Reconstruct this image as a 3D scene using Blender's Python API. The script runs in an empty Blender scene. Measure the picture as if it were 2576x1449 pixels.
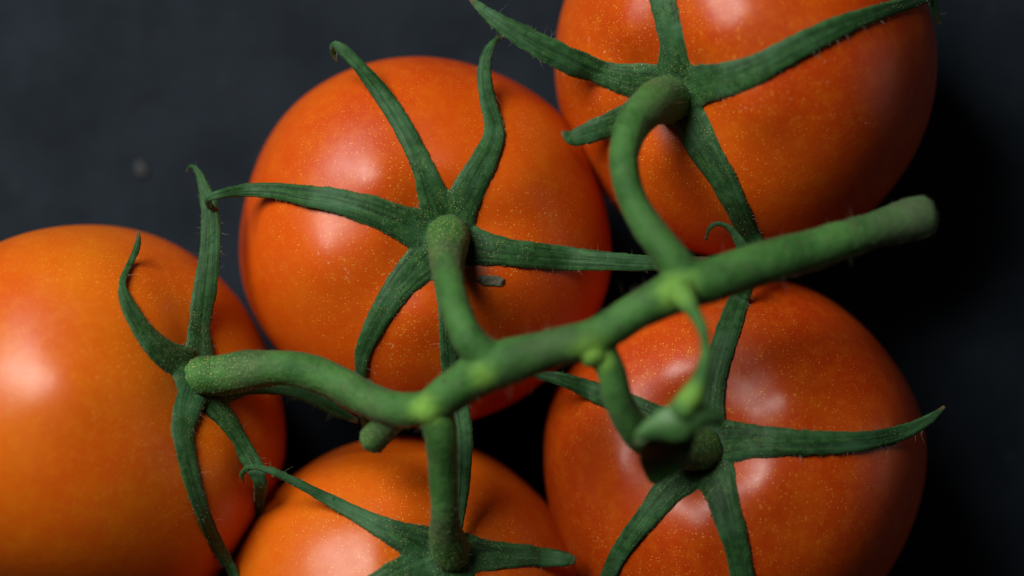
import bpy, bmesh, math, random
import numpy as np
from mathutils import Vector, Matrix, noise
from mathutils.bvhtree import BVHTree

R = math.radians
random.seed(7)
rng = np.random.default_rng(11)
scene = bpy.context.scene
C = scene.collection

# ------------------------------------------------------------------ camera, light, exposure
LENS, SENSOR = 100.0, 36.0
FOCUS_Z = 0.0525                     # calyx level: the plane that is sharp
CAM_Z = FOCUS_Z + 0.501              # looking straight down on the table
cam = bpy.data.cameras.new('camera')
cam.lens = LENS; cam.sensor_width = SENSOR; cam.clip_start = 0.01; cam.clip_end = 20
cam.dof.use_dof = True; cam.dof.focus_distance = CAM_Z - FOCUS_Z; cam.dof.aperture_fstop = 4.3
cam_o = bpy.data.objects.new('camera', cam); C.objects.link(cam_o)
cam_o.location = (0, 0, CAM_Z)
scene.camera = cam_o

world = bpy.data.worlds.new('World'); scene.world = world; world.use_nodes = True
bg = world.node_tree.nodes['Background']
bg.inputs[0].default_value = (0.85, 0.92, 1.0, 1); bg.inputs[1].default_value = 0.003

def area_light(name, loc, target, sx, sy, power, col):
    l = bpy.data.lights.new(name, 'AREA'); l.shape = 'RECTANGLE'; l.size = sx; l.size_y = sy
    l.energy = power; l.color = col
    o = bpy.data.objects.new(name, l); C.objects.link(o); o.location = loc
    o.rotation_euler = (Vector(target) - Vector(loc)).to_track_quat('-Z', 'Y').to_euler()
    return o
area_light('window_light', (-0.32, 0.34, 0.50), (-0.015, 0.0, 0.03), 0.33, 0.37, 5.7, (1.0, 0.965, 0.91))
area_light('far_window_light', (0.62, -0.02, 0.16), (0.04, 0.0, 0.03), 0.30, 0.45, 0.16, (1.0, 0.93, 0.86))

scene.cycles.max_bounces = 6; scene.cycles.diffuse_bounces = 3; scene.cycles.glossy_bounces = 2
vs = scene.view_settings
vs.view_transform = 'Standard'; vs.look = 'None'; vs.exposure = 0; vs.gamma = 1; vs.use_curve_mapping = False

# ------------------------------------------------------------------ helpers
W_PX, H_PX = 2576.0, 1449.0          # layout grid measured on the photograph
def scl(z): return (CAM_Z - z) * (SENSOR / LENS) / W_PX
def P(px, py, z):
    s = scl(z)
    return Vector(((px - W_PX / 2) * s, -(py - H_PX / 2) * s, z))

def tag(o, label=None, cat=None, group=None, kind=None):
    if label: o['label'] = label
    if cat: o['category'] = cat
    if group: o['group'] = group
    if kind: o['kind'] = kind
    return o
def empty(name, loc):
    o = bpy.data.objects.new(name, None); C.objects.link(o); o.location = loc
    o.empty_display_size = 0.01
    return o
def mesh_obj(name, verts, faces, mat, parent=None, origin=(0, 0, 0), normals=None, attrs=None):
    me = bpy.data.meshes.new(name)
    v = np.asarray(verts, dtype=float) - np.asarray(origin, dtype=float)
    me.from_pydata(v.tolist(), [], [list(map(int, f)) for f in faces])
    me.polygons.foreach_set('use_smooth', [True] * len(me.polygons))
    if attrs:
        for k, a in attrs.items():
            at = me.attributes.new(k, 'FLOAT', 'POINT')
            at.data.foreach_set('value', np.asarray(a, dtype=np.float32))
    me.update()
    if normals is not None:
        me.normals_split_custom_set_from_vertices(np.asarray(normals).tolist())
    me.materials.append(mat)
    o = bpy.data.objects.new(name, me); C.objects.link(o)
    if parent is not None: o.parent = parent
    else: o.location = origin
    return o

def catmull(pts, per=10):
    """dense centripetal-ish Catmull-Rom through rows of pts (n, k)"""
    p = np.asarray(pts, dtype=float)
    p = np.vstack([2 * p[0] - p[1], p, 2 * p[-1] - p[-2]])
    out = []
    for i in range(1, len(p) - 2):
        a, b, c, d = p[i - 1], p[i], p[i + 1], p[i + 2]
        for k in range(per):
            t = k / per
            out.append(0.5 * (2 * b + (c - a) * t + (2 * a - 5 * b + 4 * c - d) * t * t + (3 * b - a - 3 * c + d) * t ** 3))
    out.append(p[-2])
    return np.array(out)

def frames(pts):
    t = np.gradient(pts, axis=0)
    return t / np.maximum(np.linalg.norm(t, axis=1, keepdims=True), 1e-12)

def tube(pts, rad, n=16, cap0=True, cap1=True):
    """round tube with domed ends; returns verts, faces"""
    T = frames(pts)
    rings, verts, faces = [], [], []
    prev = None
    N = []
    for i in range(len(pts)):
        if prev is None:
            a = np.array([0, 0, 1.0]) if abs(T[i][2]) < .9 else np.array([1.0, 0, 0])
        else: a = prev
        u = a - T[i] * np.dot(a, T[i]); u /= np.linalg.norm(u); prev = u; N.append(u)
    seq = []
    if cap0:
        for q in (80, 55, 28): seq.append((pts[0] - T[0] * rad[0] * .45 * math.sin(R(q)), rad[0] * math.cos(R(q)), T[0], N[0]))
    for i in range(len(pts)): seq.append((pts[i], rad[i], T[i], N[i]))
    if cap1:
        for q in (28, 55, 80): seq.append((pts[-1] + T[-1] * rad[-1] * .45 * math.sin(R(q)), rad[-1] * math.cos(R(q)), T[-1], N[-1]))
    for c, r, t, u in seq:
        b = np.cross(t, u)
        for k in range(n):
            a = 2 * math.pi * k / n
            verts.append(c + r * (math.cos(a) * u + math.sin(a) * b))
    m = len(seq)
    for i in range(m - 1):
        for k in range(n):
            k2 = (k + 1) % n
            faces.append((i * n + k, i * n + k2, (i + 1) * n + k2, (i + 1) * n + k))
    faces.append(tuple(range(n))[::-1]); faces.append(tuple((m - 1) * n + k for k in range(n)))
    return verts, faces

def remesh(chunks, voxel, smooth):
    """fuse overlapping closed shells into one skin and soften the joints"""
    V, F, off = [], [], 0
    for v, f in chunks:
        V += [tuple(x) for x in v]; F += [tuple(i + off for i in q) for q in f]; off += len(v)
    me = bpy.data.meshes.new('tmp'); me.from_pydata(V, [], F); me.update()
    bm = bmesh.new(); bm.from_mesh(me); bmesh.ops.recalc_face_normals(bm, faces=bm.faces); bm.to_mesh(me); bm.free()
    # work in millimetres so that the voxel grid is well conditioned
    me.transform(Matrix.Scale(1000, 4))
    o = bpy.data.objects.new('tmp', me); C.objects.link(o)
    m = o.modifiers.new('r', 'REMESH'); m.mode = 'VOXEL'; m.voxel_size = voxel * 1000
    s = o.modifiers.new('s', 'SMOOTH'); s.factor = 0.5; s.iterations = smooth
    dg = bpy.context.evaluated_depsgraph_get()
    e = o.evaluated_get(dg); em = e.to_mesh()
    n = len(em.vertices)
    co = np.empty(n * 3); em.vertices.foreach_get('co', co); co = co.reshape(-1, 3) / 1000
    no = np.empty(n * 3); em.vertices.foreach_get('normal', no); no = no.reshape(-1, 3)
    nl = len(em.loops); li = np.empty(nl, dtype=np.int32); em.loops.foreach_get('vertex_index', li)
    ls = np.empty(len(em.polygons), dtype=np.int32); em.polygons.foreach_get('loop_start', ls)
    lt = np.empty(len(em.polygons), dtype=np.int32); em.polygons.foreach_get('loop_total', lt)
    faces = [li[a:a + b] for a, b in zip(ls, lt)]
    e.to_mesh_clear(); bpy.data.objects.remove(o); bpy.data.meshes.remove(me)
    return co, no, faces

def nearest_spine(co, spine):
    """index of the nearest spine sample per vertex (chunked)"""
    out = np.empty(len(co), dtype=np.int32)
    for a in range(0, len(co), 4000):
        d = ((co[a:a + 4000, None, :] - spine[None]) ** 2).sum(2)
        out[a:a + 4000] = d.argmin(1)
    return out

def submesh(co, no, faces, keep, attrs):
    """faces whose id matches -> compact arrays"""
    fs = [f for f, k in zip(faces, keep) if k]
    used = np.unique(np.concatenate(fs)); remap = -np.ones(len(co), dtype=np.int64); remap[used] = np.arange(len(used))
    return co[used], no[used], [remap[f] for f in fs], {k: a[used] for k, a in attrs.items()}

# ------------------------------------------------------------------ materials
class NT:
    def __init__(s, name):
        s.m = bpy.data.materials.new(name); s.m.use_nodes = True
        s.t = s.m.node_tree; s.b = s.t.nodes['Principled BSDF']; s.L = s.t.links
        s.tc = s.t.nodes.new('ShaderNodeTexCoord')
    def put(s, sock, v):
        if isinstance(v, bpy.types.NodeSocket): s.L.new(v, sock)
        elif v is not None:
            if hasattr(sock.default_value, '__len__') and len(sock.default_value) == 4 and len(v) == 3: v = (*v, 1)
            sock.default_value = v
    def noise(s, scale, detail=2, rough=.5, vec=None, dist=0):
        n = s.t.nodes.new('ShaderNodeTexNoise'); n.inputs['Scale'].default_value = scale
        n.inputs['Detail'].default_value = detail; n.inputs['Roughness'].default_value = rough; n.inputs['Distortion'].default_value = dist
        s.L.new(vec or s.tc.outputs['Object'], n.inputs['Vector']); return n.outputs['Fac']
    def voro(s, scale, vec=None, rand=1.0):
        n = s.t.nodes.new('ShaderNodeTexVoronoi'); n.inputs['Scale'].default_value = scale; n.inputs['Randomness'].default_value = rand
        s.L.new(vec or s.tc.outputs['Object'], n.inputs['Vector']); return n
    def ramp(s, v, a, b, lo=0.0, hi=1.0):
        n = s.t.nodes.new('ShaderNodeMapRange'); n.interpolation_type = 'SMOOTHSTEP'
        s.put(n.inputs[0], v); n.inputs[1].default_value = a; n.inputs[2].default_value = b
        n.inputs[3].default_value = lo; n.inputs[4].default_value = hi; return n.outputs[0]
    def mix(s, f, a, b, mode='MIX'):
        n = s.t.nodes.new('ShaderNodeMix'); n.data_type = 'RGBA'; n.blend_type = mode
        s.put(n.inputs[0], f); s.put(n.inputs[6], a); s.put(n.inputs[7], b); return n.outputs[2]
    def math(s, op, a, b=0.0):
        n = s.t.nodes.new('ShaderNodeMath'); n.operation = op; s.put(n.inputs[0], a); s.put(n.inputs[1], b); return n.outputs[0]
    def attr(s, name):
        n = s.t.nodes.new('ShaderNodeAttribute'); n.attribute_name = name; return n.outputs['Fac']
    def comb(s, x, y, z):
        n = s.t.nodes.new('ShaderNodeCombineXYZ'); s.put(n.inputs[0], x); s.put(n.inputs[1], y); s.put(n.inputs[2], z); return n.outputs[0]
    def bump(s, h, strength, dist, prev=None):
        n = s.t.nodes.new('ShaderNodeBump'); n.inputs['Strength'].default_value = strength; n.inputs['Distance'].default_value = dist
        s.L.new(h, n.inputs['Height'])
        if prev: s.L.new(prev, n.inputs['Normal'])
        return n.outputs[0]
    def set(s, **k):
        for a, v in k.items(): s.put(s.b.inputs[a.replace('_', ' ')], v)

def tomato_material(name, deep, mid, amber, amber_w, seed):
    n = NT(name)
    off = n.t.nodes.new('ShaderNodeVectorMath'); off.operation = 'ADD'; off.inputs[1].default_value = (seed, seed * .7, seed * 1.3)
    n.L.new(n.tc.outputs['Object'], off.inputs[0]); v = off.outputs[0]
    big = n.noise(26, 1, .4, v)
    fine = n.noise(420, 3, .6, v)
    blot = n.noise(95, 3, .55, v)
    c = n.mix(n.ramp(big, .36, .64), deep, mid)
    c = n.mix(n.math('MULTIPLY', n.ramp(blot, .40, .80), n.math('MULTIPLY', amber_w, .55)), c, amber)
    c = n.mix(n.math('MULTIPLY', n.ramp(fine, .42, .7), .2), c, amber)
    # golden pin-pricks, dense near the calyx
    hub = n.attr('hubd')
    dens = n.math('MULTIPLY', n.ramp(hub, 1.35, .35), n.ramp(n.noise(70, 2, .5, v), .22, .50))
    vo = n.voro(1950, v)
    dot = n.ramp(vo.outputs['Distance'], .31, .12)
    sel = n.ramp(n.math('ADD', vo.outputs['Color'], 0.0), .66, .58)
    dots = n.math('MULTIPLY', n.math('MULTIPLY', dot, sel), dens)
    c = n.mix(n.math('MULTIPLY', dots, n.ramp(n.noise(700, 1, .5, v), .35, .7, .2, .95)), c, (.92, .46, .07))
    # dark pores
    vp = n.voro(520, v)
    pore = n.math('MULTIPLY', n.ramp(vp.outputs['Distance'], .075, .04), n.ramp(vp.outputs['Color'], .25, .2))
    c = n.mix(n.math('MULTIPLY', pore, .8), c, (.12, .03, .01))
    # chafed pale scuffs
    sc = n.math('MULTIPLY', n.ramp(n.noise(900, 2, .7, v), .66, .72), n.ramp(n.noise(60, 1, .5, v), .61, .70))
    c = n.mix(n.math('MULTIPLY', sc, .5), c, (.75, .45, .25))
    n.set(Base_Color=c, Roughness=n.ramp(n.noise(180, 3, .6, v), .3, .7, .32, .40), IOR=1.45, Specular_IOR_Level=.45)
    n.set(Subsurface_Weight=.06, Subsurface_Scale=.0025)
    n.b.inputs['Subsurface Radius'].default_value = (1.0, .45, .12)
    h = n.bump(n.noise(260, 2, .5, v), .10, .0006)
    h = n.bump(n.noise(2600, 2, .5, v), .16, .00005, h)
    n.set(Normal=h)
    return n.m

def sepal_material():
    n = NT('sepal_green')
    t, s, b = n.attr('along'), n.attr('across'), n.attr('hubd')
    streakv = n.comb(n.math('MULTIPLY', s, 5.0), n.math('MULTIPLY', t, 3.0), n.attr('seed'))
    streak = n.noise(1.0, 3, .6, streakv)
    mott = n.noise(620, 4, .65)
    c = n.mix(n.ramp(mott, .3, .7), (.011, .055, .011), (.037, .122, .034))
    c = n.mix(n.math('MULTIPLY', n.ramp(streak, .54, .38), .75), c, (.006, .030, .009))
    c = n.mix(n.math('MULTIPLY', n.ramp(n.noise(150, 2, .5), .45, .7), .55), c, (.046, .142, .060))
    # warts of fresher green
    vw = n.voro(560); wart = n.math('MULTIPLY', n.ramp(vw.outputs['Distance'], .26, .12), n.ramp(vw.outputs['Color'], .34, .28))
    c = n.mix(n.math('MULTIPLY', wart, .7), c, (.010, .075, .010))
    # paler rim of the blade
    rim = n.ramp(n.math('ABSOLUTE', s), .80, 1.0)
    c = n.mix(n.math('MULTIPLY', rim, .35), c, (.10, .20, .085))
    # brown dry tip
    tip = n.ramp(n.math('ADD', t, n.math('MULTIPLY', n.math('SUBTRACT', mott, .5), .12)), .91, .985)
    c = n.mix(n.math('MULTIPLY', tip, .85), c, (.13, .075, .035))
    # gold glands
    vo = n.voro(2500); dens = n.math('MULTIPLY', n.ramp(b, .026, .005), n.ramp(n.noise(210, 2, .5), .30, .55))
    dots = n.math('MULTIPLY', n.math('MULTIPLY', n.ramp(vo.outputs['Distance'], .30, .16), n.ramp(vo.outputs['Color'], .72, .64)), dens)
    c = n.mix(n.math('MULTIPLY', dots, n.ramp(n.noise(500, 1, .5), .3, .7, .25, .8)), c, (.46, .44, .13))
    n.set(Base_Color=c, Roughness=.60, Specular_IOR_Level=.24, Sheen_Weight=.03, Sheen_Roughness=.4, Sheen_Tint=(.8, 1, .85))
    hh = n.math('ADD', n.math('MULTIPLY', streak, .55), n.math('ADD', n.math('MULTIPLY', mott, .5), n.math('MULTIPLY', wart, .22)))
    h = n.bump(hh, .6, .0005)
    n.set(Normal=h)
    return n.m

def vine_material(name='vine_green', fresh=False):
    n = NT(name)
    k, b, t = n.attr('knuckle'), n.attr('hubd'), n.attr('along')
    c = n.mix(n.ramp(n.noise(160, 3, .6), .3, .7), (.021, .098, .014), (.056, .182, .036))
    c = n.mix(n.math('MULTIPLY', n.ramp(n.noise(420, 4, .7), .56, .72), .45), c, (.095, .115, .062))
    c = n.mix(n.math('MULTIPLY', n.ramp(n.noise(75, 4, .65, dist=.5), .52, .70), .5), c, (.046, .060, .028))
    vl = n.voro(430); fleck = n.math('MULTIPLY', n.ramp(vl.outputs['Distance'], .24, .10), n.ramp(vl.outputs['Color'], .42, .34))
    c = n.mix(n.math('MULTIPLY', fleck, .75), c, (.030, .034, .014))
    c = n.mix(n.math('MULTIPLY', n.ramp(n.noise(1700, 2, .6), .50, .72), .35), c, (.105, .180, .070))
    neck = n.math('MULTIPLY', n.ramp(b, .0065, .0105), n.ramp(b, .019, .012))
    c = n.mix(n.math('MULTIPLY', neck, n.ramp(n.noise(140, 3, .6), .3, .6, .05, .38)), c, (.060, .062, .042))
    kk = n.math('ADD', k, n.math('MULTIPLY', n.math('SUBTRACT', n.noise(230, 3, .6), .5), .7))
    c = n.mix(n.ramp(kk, .05, .72), c, (.165, .36, .05))
    vo = n.voro(2450); dens = n.math('MULTIPLY', n.ramp(b, .020, .004), n.ramp(n.noise(210, 2, .5), .2, .45))
    dots = n.math('MULTIPLY', n.math('MULTIPLY', n.ramp(vo.outputs['Distance'], .32, .17), n.ramp(vo.outputs['Color'], .72, .65)), dens)
    c = n.mix(n.math('MULTIPLY', dots, .9), c, (.50, .48, .15))
    c = n.mix(n.math('MULTIPLY', n.attr('cut'), n.ramp(n.noise(260, 3, .6), .25, .65, .45, 1.0)), c, (.062, .082, .046))
    n.set(Base_Color=c, Roughness=.55, Specular_IOR_Level=.26, Sheen_Weight=.05, Sheen_Roughness=.45, Sheen_Tint=(.85, 1, .85))
    h = n.bump(n.noise(620, 5, .72), .8, .0006)
    n.set(Normal=h)
    return n.m

def plain(name, col, rough, bump_scale=0, bd=0.0, var=.35, sss=0):
    n = NT(name)
    a = tuple(x * (1 - var) for x in col); b_ = tuple(min(1, x * (1 + var)) for x in col)
    n.set(Base_Color=n.mix(n.ramp(n.noise(bump_scale or 400, 4, .65), .3, .7), a, b_), Roughness=rough)
    if bd: n.set(Normal=n.bump(n.noise(bump_scale, 4, .65), .6, bd))
    return n.m

def table_material():
    n = NT('dark_slate')
    c = n.mix(n.ramp(n.noise(45, 5, .68), .32, .68), (.0082, .0130, .0195), (.0145, .0212, .0300))
    vs_ = n.voro(150); c = n.mix(n.math('MULTIPLY', n.math('MULTIPLY', n.ramp(vs_.outputs['Distance'], .22, .08), n.ramp(vs_.outputs['Color'], .30, .24)), .5), c, (.034, .040, .046))
    c = n.mix(n.math('MULTIPLY', n.ramp(n.noise(120, 3, .6, dist=.6), .58, .75), .45), c, (.006, .0092, .0140))
    c = n.mix(n.math('MULTIPLY', n.ramp(n.noise(170, 2, .5), .66, .8), .5), c, (.022, .027, .033))
    n.set(Base_Color=c, Roughness=.75, Specular_IOR_Level=.1)
    h = n.bump(n.noise(70, 5, .6), .35, .0015); h = n.bump(n.noise(600, 3, .6), .3, .0003, h)
    n.set(Normal=h)
    return n.m

M_SEPAL = sepal_material(); M_VINE = vine_material()
M_HAIR = plain('hair', (.34, .32, .25), .5, 300, 0, .15)
M_GLAND = plain('hair_short', (.16, .21, .11), .6, 300, 0, .2)

# ------------------------------------------------------------------ the surface they lie on
bm = bmesh.new()
g = 60; S = 1.4
grid = [[bm.verts.new(((i / g - .5) * S, (j / g - .5) * S, 0.0004 * (noise.noise(Vector((i * .35, j * .35, 0)))) - .0004)) for j in range(g + 1)] for i in range(g + 1)]
for i in range(g):
    for j in range(g): bm.faces.new((grid[i][j], grid[i + 1][j], grid[i + 1][j + 1], grid[i][j + 1]))
me = bpy.data.meshes.new('tabletop'); bm.to_mesh(me); bm.free()
for p in me.polygons: p.use_smooth = True
me.materials.append(table_material())
tt = bpy.data.objects.new('tabletop', me); C.objects.link(tt); tag(tt, kind='structure')

# ------------------------------------------------------------------ tomatoes
SH = .0045       # common lift of the free sepal ends and of the vine
def tomato_body(Rm, Cw, axis, seed, spin, lobes, dimple, amp, bulges=(), Hh=.83, ex=2.4):
    """oblate, lobed fruit with a sunken stem end; axis points to the calyx"""
    rnd = random.Random(seed)
    nt, npx = 160, 110
    ph = [rnd.uniform(0, 6.28) for _ in range(6)]
    u = axis.orthogonal().normalized()
    u = (Matrix.Rotation(spin, 3, axis) @ u); w = axis.cross(u)
    V, F, hd = [], [], []
    ex = 2 / ex
    for j in range(npx + 1):
        phi = math.pi * j / npx
        sr, cz = math.sin(phi), math.cos(phi)
        r0 = abs(sr) ** ex; z0 = Hh * math.copysign(abs(cz) ** ex, cz)
        for i in range(nt):
            th = 2 * math.pi * i / nt
            L = (math.cos(lobes * th + ph[0]) + .55 * math.cos((lobes + 2) * th + ph[1]) + .45 * math.cos((lobes - 2) * th + ph[2])) / 1.6
            L2 = math.cos(2 * th + ph[3]) * .6 + math.cos(3 * th + ph[4]) * .4
            r = r0 * (1 + .012 * L + .012 * L2)
            z = z0
            if cz > 0:
                q = r0 / .44
                z += amp * L * q * q * math.exp(1 - q * q)
                z -= dimple * math.exp(-(r0 / .35) ** 2) + .02 * math.exp(-(r0 / .12) ** 2)
            else:
                z += .05 * math.exp(-(r0 / .2) ** 2)
            p = Cw + Rm * (r * math.cos(th) * u + r * math.sin(th) * w + z * axis)
            V.append(p)
    hub = Cw + axis * (Rm * (Hh - dimple - .02))
    if bulges:
        bv = BVHTree.FromPolygons(V, [(j * nt + i, (j + 1) * nt + i, (j + 1) * nt + (i + 1) % nt, j * nt + (i + 1) % nt) for j in range(npx) for i in range(nt)])
        o = Vector((0, 0, CAM_Z)); add = [0.0] * len(V)
        for px, py, sg, am in bulges:            # swollen shoulders of the fruit
            loc = bv.ray_cast(o, (P(px, py, 0) - o).normalized())[0]
            sg = sg * scl(loc.z)
            for i, p in enumerate(V): add[i] += am * Rm * math.exp(-((p - loc).length / sg) ** 2)
        for i, p in enumerate(V): V[i] = p + axis * add[i]
    hd = [(p - hub).length / Rm for p in V]
    for j in range(npx):
        for i in range(nt):
            i2 = (i + 1) % nt
            F.append((j * nt + i, (j + 1) * nt + i, (j + 1) * nt + i2, j * nt + i2))
    # weld the poles
    top = len(V); V.append(sum((V[i] for i in range(nt)), Vector()) / nt); hd.append(0)
    bot = len(V); V.append(sum((V[npx * nt + i] for i in range(nt)), Vector()) / nt); hd.append(2)
    F = [f for f in F]
    return V, F, hd, hub

TOM = {}
def make_tomato(key, cpx, Rpx, hubpx, zc, label, mat, seed, spin, lobes=5, dimple=.10, amp=.008, bulges=(), Hh=.83, ex=2.35):
    Cw = P(cpx[0], cpx[1], zc)
    Rm = Rpx * scl(zc)
    h = Rm * (Hh - dimple - .02)
    hz = zc + h * .8
    for _ in range(12):                     # tilt the fruit so that its stem end sits where it is seen
        hp = P(hubpx[0], hubpx[1], hz); off = Vector((hp.x - Cw.x, hp.y - Cw.y, 0))
        if off.length > h * .97: off *= h * .97 / off.length
        hz = zc + math.sqrt(h * h - off.length_squared)
    axis = Vector((off.x, off.y, hz - zc)).normalized()
    V, F, hd, hub = tomato_body(Rm, Cw, axis, seed, spin, lobes, dimple, amp, bulges, Hh, ex)
    zmin = min(v.z for v in V)
    for v in V: v.z -= zmin                 # rests on the table
    hub = hub.copy(); hub.z -= zmin
    base = Vector((Cw.x, Cw.y, 0))
    root = empty('tomato', base); tag(root, label, 'tomato', 'tomatoes of the truss')
    mesh_obj('fruit', V, F, mat, root, base, attrs={'hubd': hd})
    TOM[key] = dict(root=root, base=base, hub=hub, axis=axis, R=Rm, bvh=BVHTree.FromPolygons(V, F), c=Cw)
    print('TOMATO', key, 'R', round(Rm * 1000, 1), 'hubz', round(hub.z * 1000, 1), 'shift', round(-zmin * 1000, 2), 'tilt', round(math.degrees(axis.angle(Vector((0, 0, 1)))), 1))

RED, ORG, AMB = (.49, .046, .0015), (.61, .082, .002), (.68, .17, .004)
make_tomato('A', (1068, 607), 464, (1120, 600), .0288, 'orange-red tomato in the middle carrying a grey flake below its stem',
            tomato_material('tomato_skin_a', RED, ORG, AMB, .45, .13), 3, .4, bulges=[(955, 460, 92, .042), (805, 650, 105, .040), (950, 590, 60, .018), (1148, 425, 80, .036), (1060, 785, 80, .034), (1245, 725, 85, .034), (1300, 470, 110, .03)])
make_tomato('B', (1872, 166), 482, (1700, 240), .034, 'tomato at the top right, cut off by the upper edge of the picture',
            tomato_material('tomato_skin_b', (.46, .043, .0015), (.54, .070, .002), AMB, .45, .57), 5, 1.0, 6, .11, .008, [(1580, 80, 85, .04), (1810, 110, 90, .040), (1900, 40, 90, .035), (1525, 230, 75, .035), (1685, 390, 80, .04), (1915, 270, 85, .04)])
make_tomato('C', (1845, 1170), 476, (1770, 1130), .0314, 'deep red-orange tomato at the lower right beneath the withered bud',
            tomato_material('tomato_skin_c', (.44, .038, .0015), (.52, .060, .002), AMB, .35, .91), 8, 2.1, 5, .10, .008, [(1715, 935, 85, .04), (1985, 1005, 85, .046), (1880, 1050, 55, .018), (1562, 1165, 85, .042), (1925, 1235, 85, .04), (1755, 1325, 90, .04)])
make_tomato('D', (228, 1062), 504, (482, 955), .0366, 'amber-orange tomato at the left edge with its stem end turned right',
            tomato_material('tomato_skin_d', (.58, .088, .002), (.63, .128, .003), (.68, .20, .005), .6, 1.37), 12, .2, 5, .10, .008, [(130, 985, 115, .035), (400, 770, 140, .02), (560, 1190, 110, .02)], .88, 2.1)
make_tomato('E', (1022, 1552), 464, (1120, 1408), .0322, 'orange tomato at the bottom edge, only its upper part in view',
            tomato_material('tomato_skin_e', (.55, .074, .002), (.62, .108, .003), (.68, .19, .005), .5, 1.9), 21, .9, 5, .10, .008, [(1010, 1298, 85, .048), (965, 1425, 75, .036), (1260, 1340, 100, .03)], .90, 2.0)

def push_out(p, clear):
    """keep a point at least clear above every fruit; returns point, nearest normal, distance"""
    best = None
    for k, T in TOM.items():
        loc, nrm, idx, d = T['bvh'].find_nearest(p)
        if loc is None: continue
        sd = (p - loc).dot(nrm)
        if sd < clear and (p - loc).length < .02:
            p = loc + nrm * clear; sd = clear
        if best is None or abs(sd) < best[1]: best = (nrm, abs(sd))
    return p, best[0], best[1]

def surface_z(key, px, py):
    o = Vector((0, 0, CAM_Z)); d = (P(px, py, 0) - o).normalized()
    hit = TOM[key]['bvh'].ray_cast(o, d)
    return hit[0].z if hit[0] and hit[1].z > .42 else None

def build_spine(key, ctrl, per=9):
    """ctrl rows: px, py, width px [, z mm or None [, twist deg]] -> dense spine, half width, up vectors"""
    T = TOM[key]
    rows = [(*T['hub'], 90 * scl(T['hub'].z) / 2, 0.0)]
    lastz = T['hub'].z
    for c in ctrl:
        px, py, w = c[:3]; zz = c[3] if len(c) > 3 else None; tw = c[4] if len(c) > 4 else 0
        if zz is None:
            z = surface_z(key, px, py)
            z = lastz if z is None else z + .0007
        elif zz < 20:
            z = surface_z(key, px, py); z = lastz if z is None else z + zz / 1000
        else:
            z = zz / 1000 + SH; sz = surface_z(key, px, py)
            if sz is not None: z = max(z, sz + .0009)
        lastz = z
        p = P(px, py, z); rows.append((p.x, p.y, p.z, w * 1.08 * scl(z) / 2, tw))
    d = catmull(rows, per)
    pts, hw, tw = d[:, :3].copy(), np.maximum(d[:, 3], .00030), d[:, 4]
    hw = hw * (1 + .32 * np.exp(-(np.linalg.norm(pts - np.array(T['hub']), axis=1) / .0068) ** 2))
    ups = []
    for i in range(len(pts)):
        p, n, dist = push_out(Vector(pts[i]), .00055)
        pts[i] = p
        wgt = math.exp(-(dist / .004) ** 2) * min(1, max(0, (n.z - .25) / .45))
        ups.append(np.array(n) * wgt + np.array((0, 0, 1.0)) * (1 - wgt))
    for _ in range(7): pts[1:-1] = .25 * pts[:-2] + .5 * pts[1:-1] + .25 * pts[2:]
    ups = np.array(ups); Tn = frames(pts)
    ups -= Tn * (ups * Tn).sum(1, keepdims=True); ups /= np.maximum(np.linalg.norm(ups, axis=1, keepdims=True), 1e-9)
    for i in range(len(pts)):
        if abs(tw[i]) > .01: ups[i] = np.array(Matrix.Rotation(R(tw[i]), 3, Vector(Tn[i])) @ Vector(ups[i]))
    return pts, hw, ups, Tn

def ribbon(pts, hw, ups, Tn, seed, thick=.00040):
    """fleshy blade: lens-shaped section with a shallow midrib groove and rounded rims"""
    m = len(pts); prof = []
    k = 9
    for i in range(k): s = -1 + 2 * i / (k - 1); prof.append((s, 1))
    for i in range(k - 2): s = 1 - 2 * (i + 1) / (k - 1); prof.append((s, -1))
    n = len(prof); V, F = [], []
    B = np.cross(Tn, ups)
    for i in range(m):
        f = i / (m - 1)
        th = thick * (1 - .35 * f)
        th = min(th, max(hw[i] * .9, .00034))
        wob = 1 + .05 * noise.noise(Vector((f * 9, seed * 3.7, 0)))
        wr = 1 + .05 * noise.noise(Vector((f * 12, seed * 3.7, 5)))
        for s, sd in prof:
            lens = (1 - abs(s) ** 5.0) ** .5 if abs(s) < 1 else 0
            off = sd * th * lens
            if sd > 0: off -= th * .3 * math.exp(-(s / .22) ** 2) * min(1, f * 5)
            off -= .13 * hw[i] * s * s * min(1, f * 4)
            side = hw[i] * s * (wob if s > 0 else wr)
            V.append(pts[i] + B[i] * side + ups[i] * off)
    for i in range(m - 1):
        for q in range(n):
            q2 = (q + 1) % n
            F.append((i * n + q, i * n + q2, (i + 1) * n + q2, (i + 1) * n + q))
    F.append(tuple(range(n))[::-1]); F.append(tuple((m - 1) * n + q for q in range(n)))
    return V, F

def hair_mesh(seeds):
    """seeds: (origin, direction, length, radius, bend vector) -> thin tapering strands"""
    V, F = [], []
    for o, d, ln, r, bend in seeds:
        d = d / np.linalg.norm(d)
        a = np.cross(d, (0.3, .5, .81)); a /= np.linalg.norm(a); b = np.cross(d, a)
        o0 = len(V); ns = 4
        for i in range(ns):
            f = i / (ns - 1); c = o + d * ln * f + bend * ln * f * f
            rr = r * (1 - .75 * f)
            for q in range(3):
                an = 2.094 * q; V.append(c + rr * (math.cos(an) * a + math.sin(an) * b))
        for i in range(ns - 1):
            for q in range(3):
                q2 = (q + 1) % 3; F.append((o0 + i * 3 + q, o0 + i * 3 + q2, o0 + (i + 1) * 3 + q2, o0 + (i + 1) * 3 + q))
    return V, F

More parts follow.
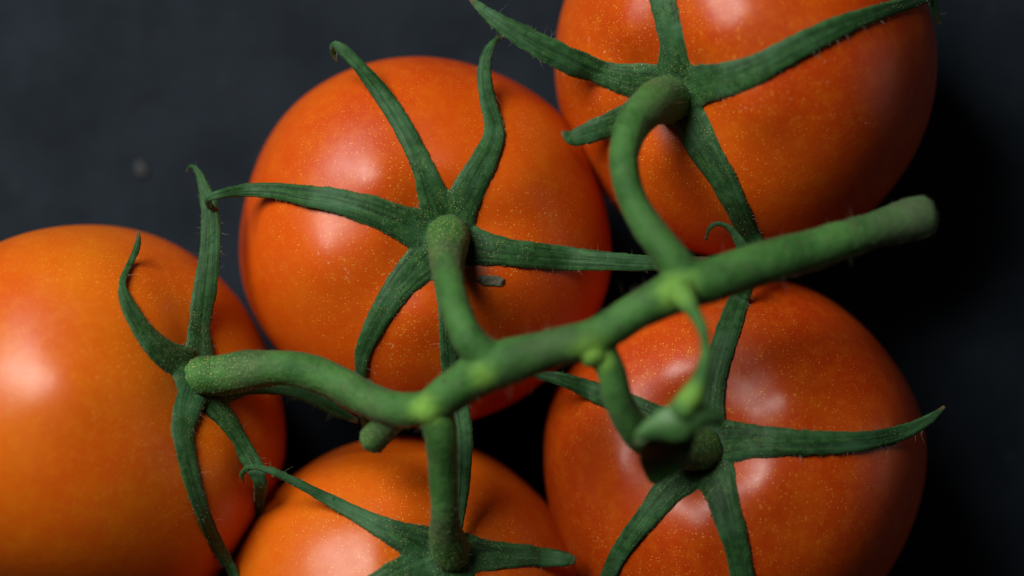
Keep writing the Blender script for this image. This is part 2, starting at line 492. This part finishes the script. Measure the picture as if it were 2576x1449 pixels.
def make_calyx(key, sepals):
    T = TOM[key]; chunks, spines, owner, alongs, hws, upsA, TA = [], [], [], [], [], [], []
    for si, ctrl in enumerate(sepals):
        pts, hw, ups, Tn = build_spine(key, ctrl)
        chunks.append(ribbon(pts, hw, ups, Tn, si + ord(key)))
        spines.append(pts); owner += [si] * len(pts); alongs += list(np.linspace(0, 1, len(pts))); hws += list(hw); upsA.append(ups); TA.append(Tn)
    # the disc the sepals grow from
    ax = np.array(T['axis']); hub = np.array(T['hub'])
    dv = bmesh.new(); bmesh.ops.create_uvsphere(dv, u_segments=24, v_segments=12, radius=1.0)
    q = T['axis'].to_track_quat('Z', 'Y').to_matrix()
    vv = [hub + np.array(q @ Vector((v.co.x * .0056, v.co.y * .0056, v.co.z * .0011))) + ax * .0011 for v in dv.verts]
    ff = [tuple(v.index for v in f.verts) for f in dv.faces]; dv.free()
    chunks.append((vv, ff))
    co, no, faces = remesh(chunks, .00022, 5)
    spine = np.vstack(spines); ups = np.vstack(upsA); TT = np.vstack(TA)
    owner = np.array(owner); alongs = np.array(alongs); hws = np.array(hws)
    idx = nearest_spine(co, spine)
    B = np.cross(TT, ups)[idx]
    across = np.clip(((co - spine[idx]) * B).sum(1) / hws[idx], -1.1, 1.1)
    hubd = np.linalg.norm(co - hub, axis=1)
    k0 = owner[idx] * 7.7 + ord(key)
    for i in range(len(co)):                       # lengthwise creases, puckers and small warts
        c = Vector(co[i])
        d = .00016 * noise.noise(Vector((across[i] * 3.2, alongs[idx[i]] * 5, k0[i]))) * min(1, hubd[i] / .006)
        d += .00014 * noise.noise(c * 420) + .00008 * noise.noise(c * 1100)
        co[i] = co[i] + no[i] * d
    attrs = {'along': alongs[idx], 'across': across, 'hubd': hubd, 'seed': owner[idx] * 3.3 + ord(key)}
    fid = np.array([owner[idx[f[0]]] if hubd[f[0]] > .0042 else -1 for f in faces])
    v, n_, f_, a_ = submesh(co, no, faces, fid == -1, attrs)
    calyx = mesh_obj('calyx', v, f_, M_SEPAL, T['root'], T['base'], n_, a_)
    for si in range(len(sepals)):
        v, n_, f_, a_ = submesh(co, no, faces, fid == si, attrs)
        mesh_obj('sepal', v, f_, M_SEPAL, calyx, T['base'], n_, a_)
    # hairs along rims
    rim = np.where((np.abs(across) > .8) & (hubd > .005))[0]
    seeds = []
    for i in rng.choice(rim, 110):
        side = B[i] * np.sign(across[i])
        d = side * .9 + np.array((0, 0, .25)) + rng.normal(0, .35, 3)
        seeds.append((co[i], d, rng.uniform(.0005, .0019), .000022, rng.normal(0, .25, 3)))
    for i in rng.choice(len(co), 900):
        seeds.append((co[i], no[i] + rng.normal(0, .3, 3), rng.uniform(.00015, .00035), .00003, rng.normal(0, .15, 3)))
    hv, hf = hair_mesh(seeds)
    tag(mesh_obj('fine_hairs', hv, hf, M_HAIR, calyx, T['base']), kind='stuff')

make_calyx('A', [
    [(1106, 545, 88), (1085, 480, 70), (1060, 410, 58), (1015, 320, 52), (962, 238, 46, 46.5), (908, 172, 36, 46.5), (866, 128, 30, 46.5), (842, 113, 24, 46), (836, 130, 15, 44), (850, 156, 9, 43)],
    [(1142, 545, 92), (1172, 490, 82), (1210, 420, 72), (1240, 360, 60), (1245, 310, 56), (1228, 250, 48, 44.5), (1218, 190, 38, 43.5), (1226, 135, 28, 42.5), (1248, 100, 15, 41), (1275, 88, 9, 39)],
    [(1062, 582, 92), (1000, 556, 80), (930, 528, 74), (850, 505, 64, 1.0), (770, 491, 55, 1.7), (690, 479, 44, 2.2), (612, 478, 35, 44.5), (556, 489, 27, 47), (524, 499, 22, 46.5), (528, 518, 19, 45), (545, 531, 12, 43.5)],
    [(1180, 615, 86), (1240, 628, 76), (1320, 640, 68), (1420, 650, 60), (1520, 656, 50, 47), (1620, 662, 42, 47), (1700, 660, 34, 47), (1785, 654, 18, 46)],
    [(1078, 645, 92), (1024, 697, 80), (978, 757, 66), (942, 822, 56), (914, 882, 46), (906, 932, 36, 45), (905, 990, 26, 43), (912, 1040, 20, 41), (920, 1082, 14, 39)],
    [(1124, 680, 70), (1128, 760, 56), (1130, 850, 52), (1138, 940, 52, 46), (1158, 1030, 50, 47.5), (1168, 1120, 46, 48.5), (1163, 1220, 38, 49), (1155, 1310, 26, 49), (1150, 1370, 12, 50)],
])
make_calyx('B', [
    [(1650, 212, 96), (1590, 205, 84), (1515, 185, 66), (1430, 150, 70, 47.5), (1340, 105, 62, 48.5), (1265, 62, 48, 48.5), (1212, 22, 30, 47.5), (1183, -6, 16, 46)],
    [(1700, 175, 98), (1692, 120, 88), (1676, 50, 76), (1660, -20, 70), (1648, -100, 44)],
    [(1765, 210, 92), (1835, 199, 88), (1920, 165, 74), (2020, 110, 66, 51.5), (2120, 62, 54, 49), (2220, 26, 40, 46), (2310, 3, 28, 43.5), (2345, -6, 22, 42.5), (2352, 22, 20, 41), (2363, 66, 11, 39)],
    [(1645, 270, 84), (1592, 290, 70), (1530, 316, 64), (1470, 338, 54), (1436, 346, 40), (1412, 330, 14)],
    [(1738, 305, 92), (1766, 370, 88), (1810, 440, 76), (1850, 520, 64), (1885, 590, 56), (1910, 650, 44, 44), (1925, 700, 24, 42)],
])
make_calyx('C', [
    [(1782, 1060, 76), (1790, 985, 64), (1808, 905, 64), (1835, 820, 64), (1858, 755, 54), (1878, 695, 48, 46.5), (1874, 640, 40, 47), (1857, 602, 26, 47), (1832, 572, 17, 46.5), (1802, 562, 14, 46), (1782, 580, 13, 45.5), (1776, 605, 11, 44.5)],
    [(1835, 1112, 92), (1900, 1110, 82), (1990, 1112, 70), (2080, 1113, 60), (2170, 1110, 52, 46), (2250, 1095, 44, 46.5), (2312, 1070, 34, 47), (2350, 1045, 21, 47), (2378, 1022, 11, 47)],
    [(1798, 1190, 90), (1820, 1260, 78), (1840, 1330, 70), (1858, 1400, 62), (1872, 1480, 58), (1878, 1560, 36)],
    [(1725, 1190, 90), (1680, 1235, 76), (1630, 1295, 62), (1577, 1362, 52), (1542, 1422, 46), (1522, 1480, 36), (1512, 1530, 20)],
    [(1720, 1092, 80), (1640, 1045, 64), (1560, 1011, 60), (1490, 982, 50), (1420, 957, 38, 43), (1362, 943, 24, 42), (1328, 935, 12, 41)],
])
make_calyx('D', [
    [(452, 925, 92), (410, 885, 78), (362, 832, 60), (326, 772, 44, .9), (308, 722, 25, 1.2), (314, 690, 18, 1.4), (331, 655, 19, 1.6), (344, 620, 20, 1.8), (350, 580, 11, 2.2)],
    [(502, 895, 88), (503, 830, 68), (514, 740, 62, 45), (526, 650, 56, 44.5), (531, 560, 50, 44), (522, 502, 42, 43), (510, 460, 28, 42), (495, 425, 16, 41), (478, 418, 12, 40), (470, 433, 9, 39)],
    [(470, 1000, 86), (463, 1065, 76), (468, 1130, 64), (488, 1215, 52), (515, 1300, 44, 43.5), (546, 1370, 38, 43), (582, 1432, 32, 42), (618, 1490, 22, 41)],
    [(525, 1008, 84), (560, 1050, 70), (602, 1112, 56), (640, 1172, 46), (656, 1222, 34), (650, 1282, 24, 38), (630, 1330, 15, 33), (610, 1360, 10, 30)],
    [(545, 975, 80), (630, 964, 56, 42), (715, 974, 48, 41.5), (790, 1002, 42, 40.5), (850, 1036, 30, 39.5), (902, 1062, 15, 38.5)],
])
make_calyx('E', [
    [(1075, 1378, 96), (1015, 1350, 78), (950, 1320, 56), (880, 1285, 42), (800, 1242, 30, 49), (740, 1211, 23, 49.5), (680, 1184, 18, 49.5), (632, 1175, 14, 49), (609, 1190, 12, 48), (613, 1215, 8, 47)],
    [(1168, 1392, 88), (1222, 1396, 74), (1290, 1396, 64), (1360, 1400, 52), (1420, 1406, 40), (1450, 1412, 20)],
    [(1075, 1425, 96), (1028, 1442, 94), (960, 1472, 80), (890, 1510, 56), (840, 1550, 20)],
    [(1150, 1460, 90), (1180, 1530, 70), (1200, 1600, 40)],
])

# ------------------------------------------------------------------ the vine
def hubrow(key, w, lift):
    T = TOM[key]; p = T['hub'] + T['axis'] * lift / 1000
    return (p.x, p.y, p.z, w * scl(p.z) / 2)
def row(px, py, w, z):
    z = z / 1000 + SH; p = P(px, py, z); return (p.x, p.y, p.z, w * scl(z) / 2)

vine_parts = [
    ('main_stem', [row(2330, 542, 93, 60), row(2262, 561, 92, 61), row(2180, 585, 86, 63), row(2050, 625, 92, 66), row(1900, 668, 96, 69), row(1790, 705, 104, 71), row(1712, 728, 96, 72), row(1600, 785, 84, 71.5), row(1500, 845, 86, 71), row(1380, 880, 92, 70), row(1235, 925, 104, 69), row(1150, 975, 90, 67), row(1082, 1025, 84, 65)]),
    ('pedicel', [row(1082, 1025, 80, 65), row(1005, 1032, 80, 62), row(920, 1003, 78, 58), row(830, 955, 80, 55), row(740, 928, 84, 53), row(640, 930, 86, 51), row(560, 944, 90, 49), hubrow('D', 90, 2.2), hubrow('D', 80, .6)]),
    ('pedicel', [row(1250, 915, 84, 69), row(1185, 862, 78, 69.5), row(1150, 785, 74, 67), row(1132, 715, 70, 63), row(1124, 660, 76, 58), hubrow('A', 96, 3.5), hubrow('A', 98, 1.0)]),
    ('pedicel', [row(1730, 700, 84, 71), row(1668, 622, 76, 71), row(1612, 540, 68, 69.5), row(1577, 455, 68, 67.5), row(1572, 385, 72, 65), row(1592, 315, 80, 61), row(1640, 262, 94, 56.5), hubrow('B', 106, 3.0), hubrow('B', 102, .8)]),
    ('pedicel', [row(1500, 855, 70, 70), row(1535, 930, 66, 70), row(1556, 1005, 70, 68.5), row(1600, 1085, 76, 65), row(1670, 1125, 84, 59), row(1735, 1135, 94, 54), hubrow('C', 100, 1.0)]),
    ('pedicel', [row(1090, 1020, 80, 65), row(1108, 1090, 76, 64), row(1114, 1190, 68, 61), row(1118, 1285, 66, 58.5), row(1120, 1345, 78, 55), hubrow('E', 92, 3.0), hubrow('E', 86, .8)]),
    ('broken_side_stalk', [row(1012, 1030, 74, 61), row(970, 1072, 66, 58), row(936, 1112, 68, 55.5)]),
    ('bud_stalk', [row(1712, 735, 70, 75), row(1742, 778, 36, 78), row(1768, 830, 28, 80.5), row(1776, 890, 29, 82), row(1764, 950, 40, 83), row(1740, 1000, 54, 83.5), row(1712, 1040, 58, 83.5)]),
]
KN = [(P(1706, 738, .0745 + SH), .0046, 78), (P(1492, 888, .0720 + SH), .0044, 74), (P(1216, 946, .0705 + SH), .0034, 66), (P(1076, 1036, .0670 + SH), .0038, 66), (P(1742, 1000, .0845 + SH), .0034, 0)]
chunks, spn, own, alg = [], [], [], []
for pi, (nm, rows) in enumerate(vine_parts):
    d = catmull(rows, 10); pts, rad = d[:, :3], d[:, 3]
    rad = 1.11 * rad * np.array([1 + .07 * noise.noise(Vector((i * .085, pi * 5.1, 0))) for i in range(len(rad))])
    chunks.append(tube(pts, rad, 18)); spn.append(pts); own += [pi] * len(pts); alg += list(np.linspace(0, 1, len(pts)))
for c, r, w in KN:                                   # swollen joints where stalks leave the stem
    if not w: continue
    b = bmesh.new(); bmesh.ops.create_icosphere(b, subdivisions=3, radius=w * scl(c.z) / 2 * 1.06)
    chunks.append(([np.array(v.co + c - Vector((0, 0, .0010))) for v in b.verts], [tuple(v.index for v in f.verts) for f in b.faces])); b.free()
co, no, faces = remesh(chunks, .00034, 5)
spn = np.vstack(spn); own = np.array(own); alg = np.array(alg)
idx = nearest_spine(co, spn)
for i in range(len(co)):                             # uneven, slightly ribbed skin
    c = Vector(co[i])
    d = (co[i] - spn[idx[i]]); d = d / (np.linalg.norm(d) + 1e-9) * 3.4
    rib = noise.noise(Vector((d[0], d[1], d[2] + alg[idx[i]] * 2.5 + own[idx[i]] * 9)))
    co[i] = co[i] + no[i] * (.00032 * noise.noise(c * 90) + .00013 * noise.noise(c * 420) + .00026 * rib)
hubs = np.array([tuple(T['hub']) for T in TOM.values()])
hubd = np.sqrt(((co[:, None] - hubs[None]) ** 2).sum(2)).min(1)
# also the abscission end of the broken stalk carries glands
stub_end = np.array(P(940, 1105, .054 + SH)); hubd = np.minimum(hubd, np.linalg.norm(co - stub_end, axis=1) + .004)
kn = np.zeros(len(co))
for c, r, w in KN:
    dd = np.linalg.norm((co - np.array(c)) * np.array((1, 1, .7)), axis=1)
    kn = np.maximum(kn, np.clip(1.15 - dd / r * .8, 0, 1) ** 1.5)
cut = np.clip(1.2 - np.linalg.norm(co - np.array(P(2318, 546, .060 + SH)), axis=1) / .013, 0, .8)
attrs = {'cut': cut, 'knuckle': kn * .85, 'hubd': hubd, 'along': alg[idx]}
fid = np.array([own[idx[f[0]]] for f in faces])
vb = Vector((P(1700, 725, 0).x, P(1700, 725, 0).y, 0.045))
vine = empty('tomato_vine', vb); tag(vine, 'green fuzzy vine stem with curved stalks joining the five tomatoes', 'vine')
main = bud_stalk = None
for pi, (nm, rows) in enumerate(vine_parts):
    v, n_, f_, a_ = submesh(co, no, faces, fid == pi, attrs)
    o = mesh_obj(nm, v, f_, M_VINE, vine, vb, n_, a_)
    if nm == 'main_stem': main = o
    if nm == 'bud_stalk': bud_stalk = o

# withered bud: a pale cap of joined bracts and a dark blade hanging below it
def leaf_blade(rows, seed, cup, thick=.00036):
    """rows: px, py, z, half-width vector in px (dx, dy, dz mm)"""
    d = catmull([(*P(r[0], r[1], r[2] / 1000 + SH), r[3] * scl(.08), -r[4] * scl(.08), r[5] / 1000) for r in rows], 8)
    m = len(d); k = 11; V, F = [], []
    T = frames(d[:, :3])
    for i in range(m):
        sv = d[i, 3:6]; nn = np.cross(sv, T[i]); ln = np.linalg.norm(nn); nn = nn / ln if ln > 1e-9 else np.array((0, 0, 1.0))
        if nn[2] < 0: nn = -nn
        for side in (1, -1):
            for j in range(k):
                s = -1 + 2 * j / (k - 1)
                if side < 0: s = -s
                w = np.linalg.norm(sv)
                wob = .00012 * noise.noise(Vector((i * .25, s * 1.6, seed)))
                p = d[i, :3] + sv * s + nn * (side * thick * (1 - .8 * s * s) - cup * w * s * s + wob)
                V.append(p)
    n = 2 * k
    for i in range(m - 1):
        for q in range(n):
            q2 = (q + 1) % n; F.append((i * n + q, i * n + q2, (i + 1) * n + q2, (i + 1) * n + q))
    F.append(tuple(range(n))[::-1]); F.append(tuple((m - 1) * n + q for q in range(n)))
    return V, F
def bract(rows, seed, cup, mat):
    v, f = leaf_blade(rows, seed, cup)
    co, no, fc = remesh([(v, f)], .0003, 4)
    mesh_obj('bract', co, fc, mat, bud_stalk, vb, no, {'knuckle': np.zeros(len(co)), 'hubd': np.ones(len(co)), 'along': np.ones(len(co)) * .3, 'across': np.zeros(len(co)), 'seed': np.ones(len(co))})
M_BRACT = plain('bract_pale', (.050, .150, .036), .55, 260, .0003, .25)
M_BRACT_D = plain('bract_dark', (.012, .095, .012), .6, 260, .0003, .3)
M_BRACT_B = plain('bract_brown', (.045, .085, .035), .7, 420, .0003, .4)
bract([(1598, 1098, 81, 4, 8, 0), (1640, 1080, 82.5, 12, 30, 0), (1700, 1064, 84, 10, 52, 0), (1750, 1056, 84, -4, 44, 0), (1792, 1054, 82.5, -10, 24, 0), (1822, 1066, 80.5, -6, 6, 0)], 1, .35, M_BRACT)
bract([(1690, 1072, 81, 60, -16, 0), (1672, 1112, 77, 70, 4, -1), (1660, 1150, 72, 58, 14, -1), (1648, 1185, 68, 34, 14, -.5), (1640, 1214, 65, 8, 6, 0)], 2, -.3, M_BRACT_D)
bract([(1735, 1135, 70, 6, 14, 0), (1705, 1165, 69, 10, 18, 0), (1672, 1188, 67, 10, 16, 0), (1645, 1206, 65, 5, 8, 0)], 3, .3, M_BRACT_B)
bract([(1660, 1098, 80, 8, 16, 0), (1625, 1108, 78, 8, 22, 0), (1596, 1114, 75, 6, 12, 0)], 4, .3, M_BRACT_B)

# fuzz of the vine: a short even nap and some long strands
seeds = []
for i in rng.choice(len(co), 9000):
    seeds.append((co[i], no[i] + rng.normal(0, .3, 3), rng.uniform(.00018, .00050), .000024, rng.normal(0, .2, 3)))
vf, ff = hair_mesh(seeds)
tag(mesh_obj('short_fuzz', vf, ff, M_GLAND, main, vb), kind='stuff')
seeds = []
wts = np.where(own[idx] == 0, 3.0, 1.0) * (np.abs(no[:, 2]) < .55) * (cut < .3); wts /= wts.sum()
for i in rng.choice(len(co), 170, p=wts):
    seeds.append((co[i], no[i] + rng.normal(0, .3, 3), rng.uniform(.0006, .0024), .000016, rng.normal(0, .3, 3)))
vf, ff = hair_mesh(seeds)
tag(mesh_obj('long_hairs', vf, ff, M_HAIR, main, vb), kind='stuff')

# ------------------------------------------------------------------ small loose things
def flake(name, px, py, key, lx, ly, th, rot, mat, label, cat, seed):
    if key: 
        o = Vector((0, 0, CAM_Z)); loc, nrm, _, _ = TOM[key]['bvh'].ray_cast(o, (P(px, py, 0) - o).normalized())
    else: loc, nrm = P(px, py, 0), Vector((0, 0, 1))
    ax = (Vector((1, 0, 0)) - nrm * nrm.x).normalized(); ay = nrm.cross(ax)
    q = Matrix((ax, ay, nrm)).transposed() @ Matrix.Rotation(rot, 3, 'Z')
    b = bmesh.new(); bmesh.ops.create_icosphere(b, subdivisions=3, radius=1)
    V = []
    for v in b.verts:
        c = v.co.copy(); k = 1 + .34 * noise.noise(c * 1.9 + Vector((seed, 0, 0))) + .22 * noise.noise(c * 5 + Vector((0, seed, 0)))
        sq = lambda t: math.copysign(abs(t) ** .7, t)
        V.append(loc + nrm * th * .6 + q @ Vector((sq(c.x) * lx * k, sq(c.y) * ly * k + .12 * ly * math.sin(c.x * 2.2), c.z * th * k)))
    F = [tuple(v.index for v in f.verts) for f in b.faces]; b.free()
    tag(mesh_obj(name, V, F, mat, None, loc), label, cat)
flake('dried_flake', 1234, 706, 'A', .0023, .00095, .00013, R(-8), plain('flake_grey', (.115, .115, .075), .8, 900, .0003, .45), 'small grey dried flake stuck on the skin of the middle tomato', 'flake', 3)
flake('crumb', 355, 426, None, .0010, .0013, .0003, .3, plain('crumb_grey', (.036, .040, .042), .8, 700, .0002, .3), 'tiny pale grey crumb on the dark tabletop above the left tomato', 'crumb', 8)
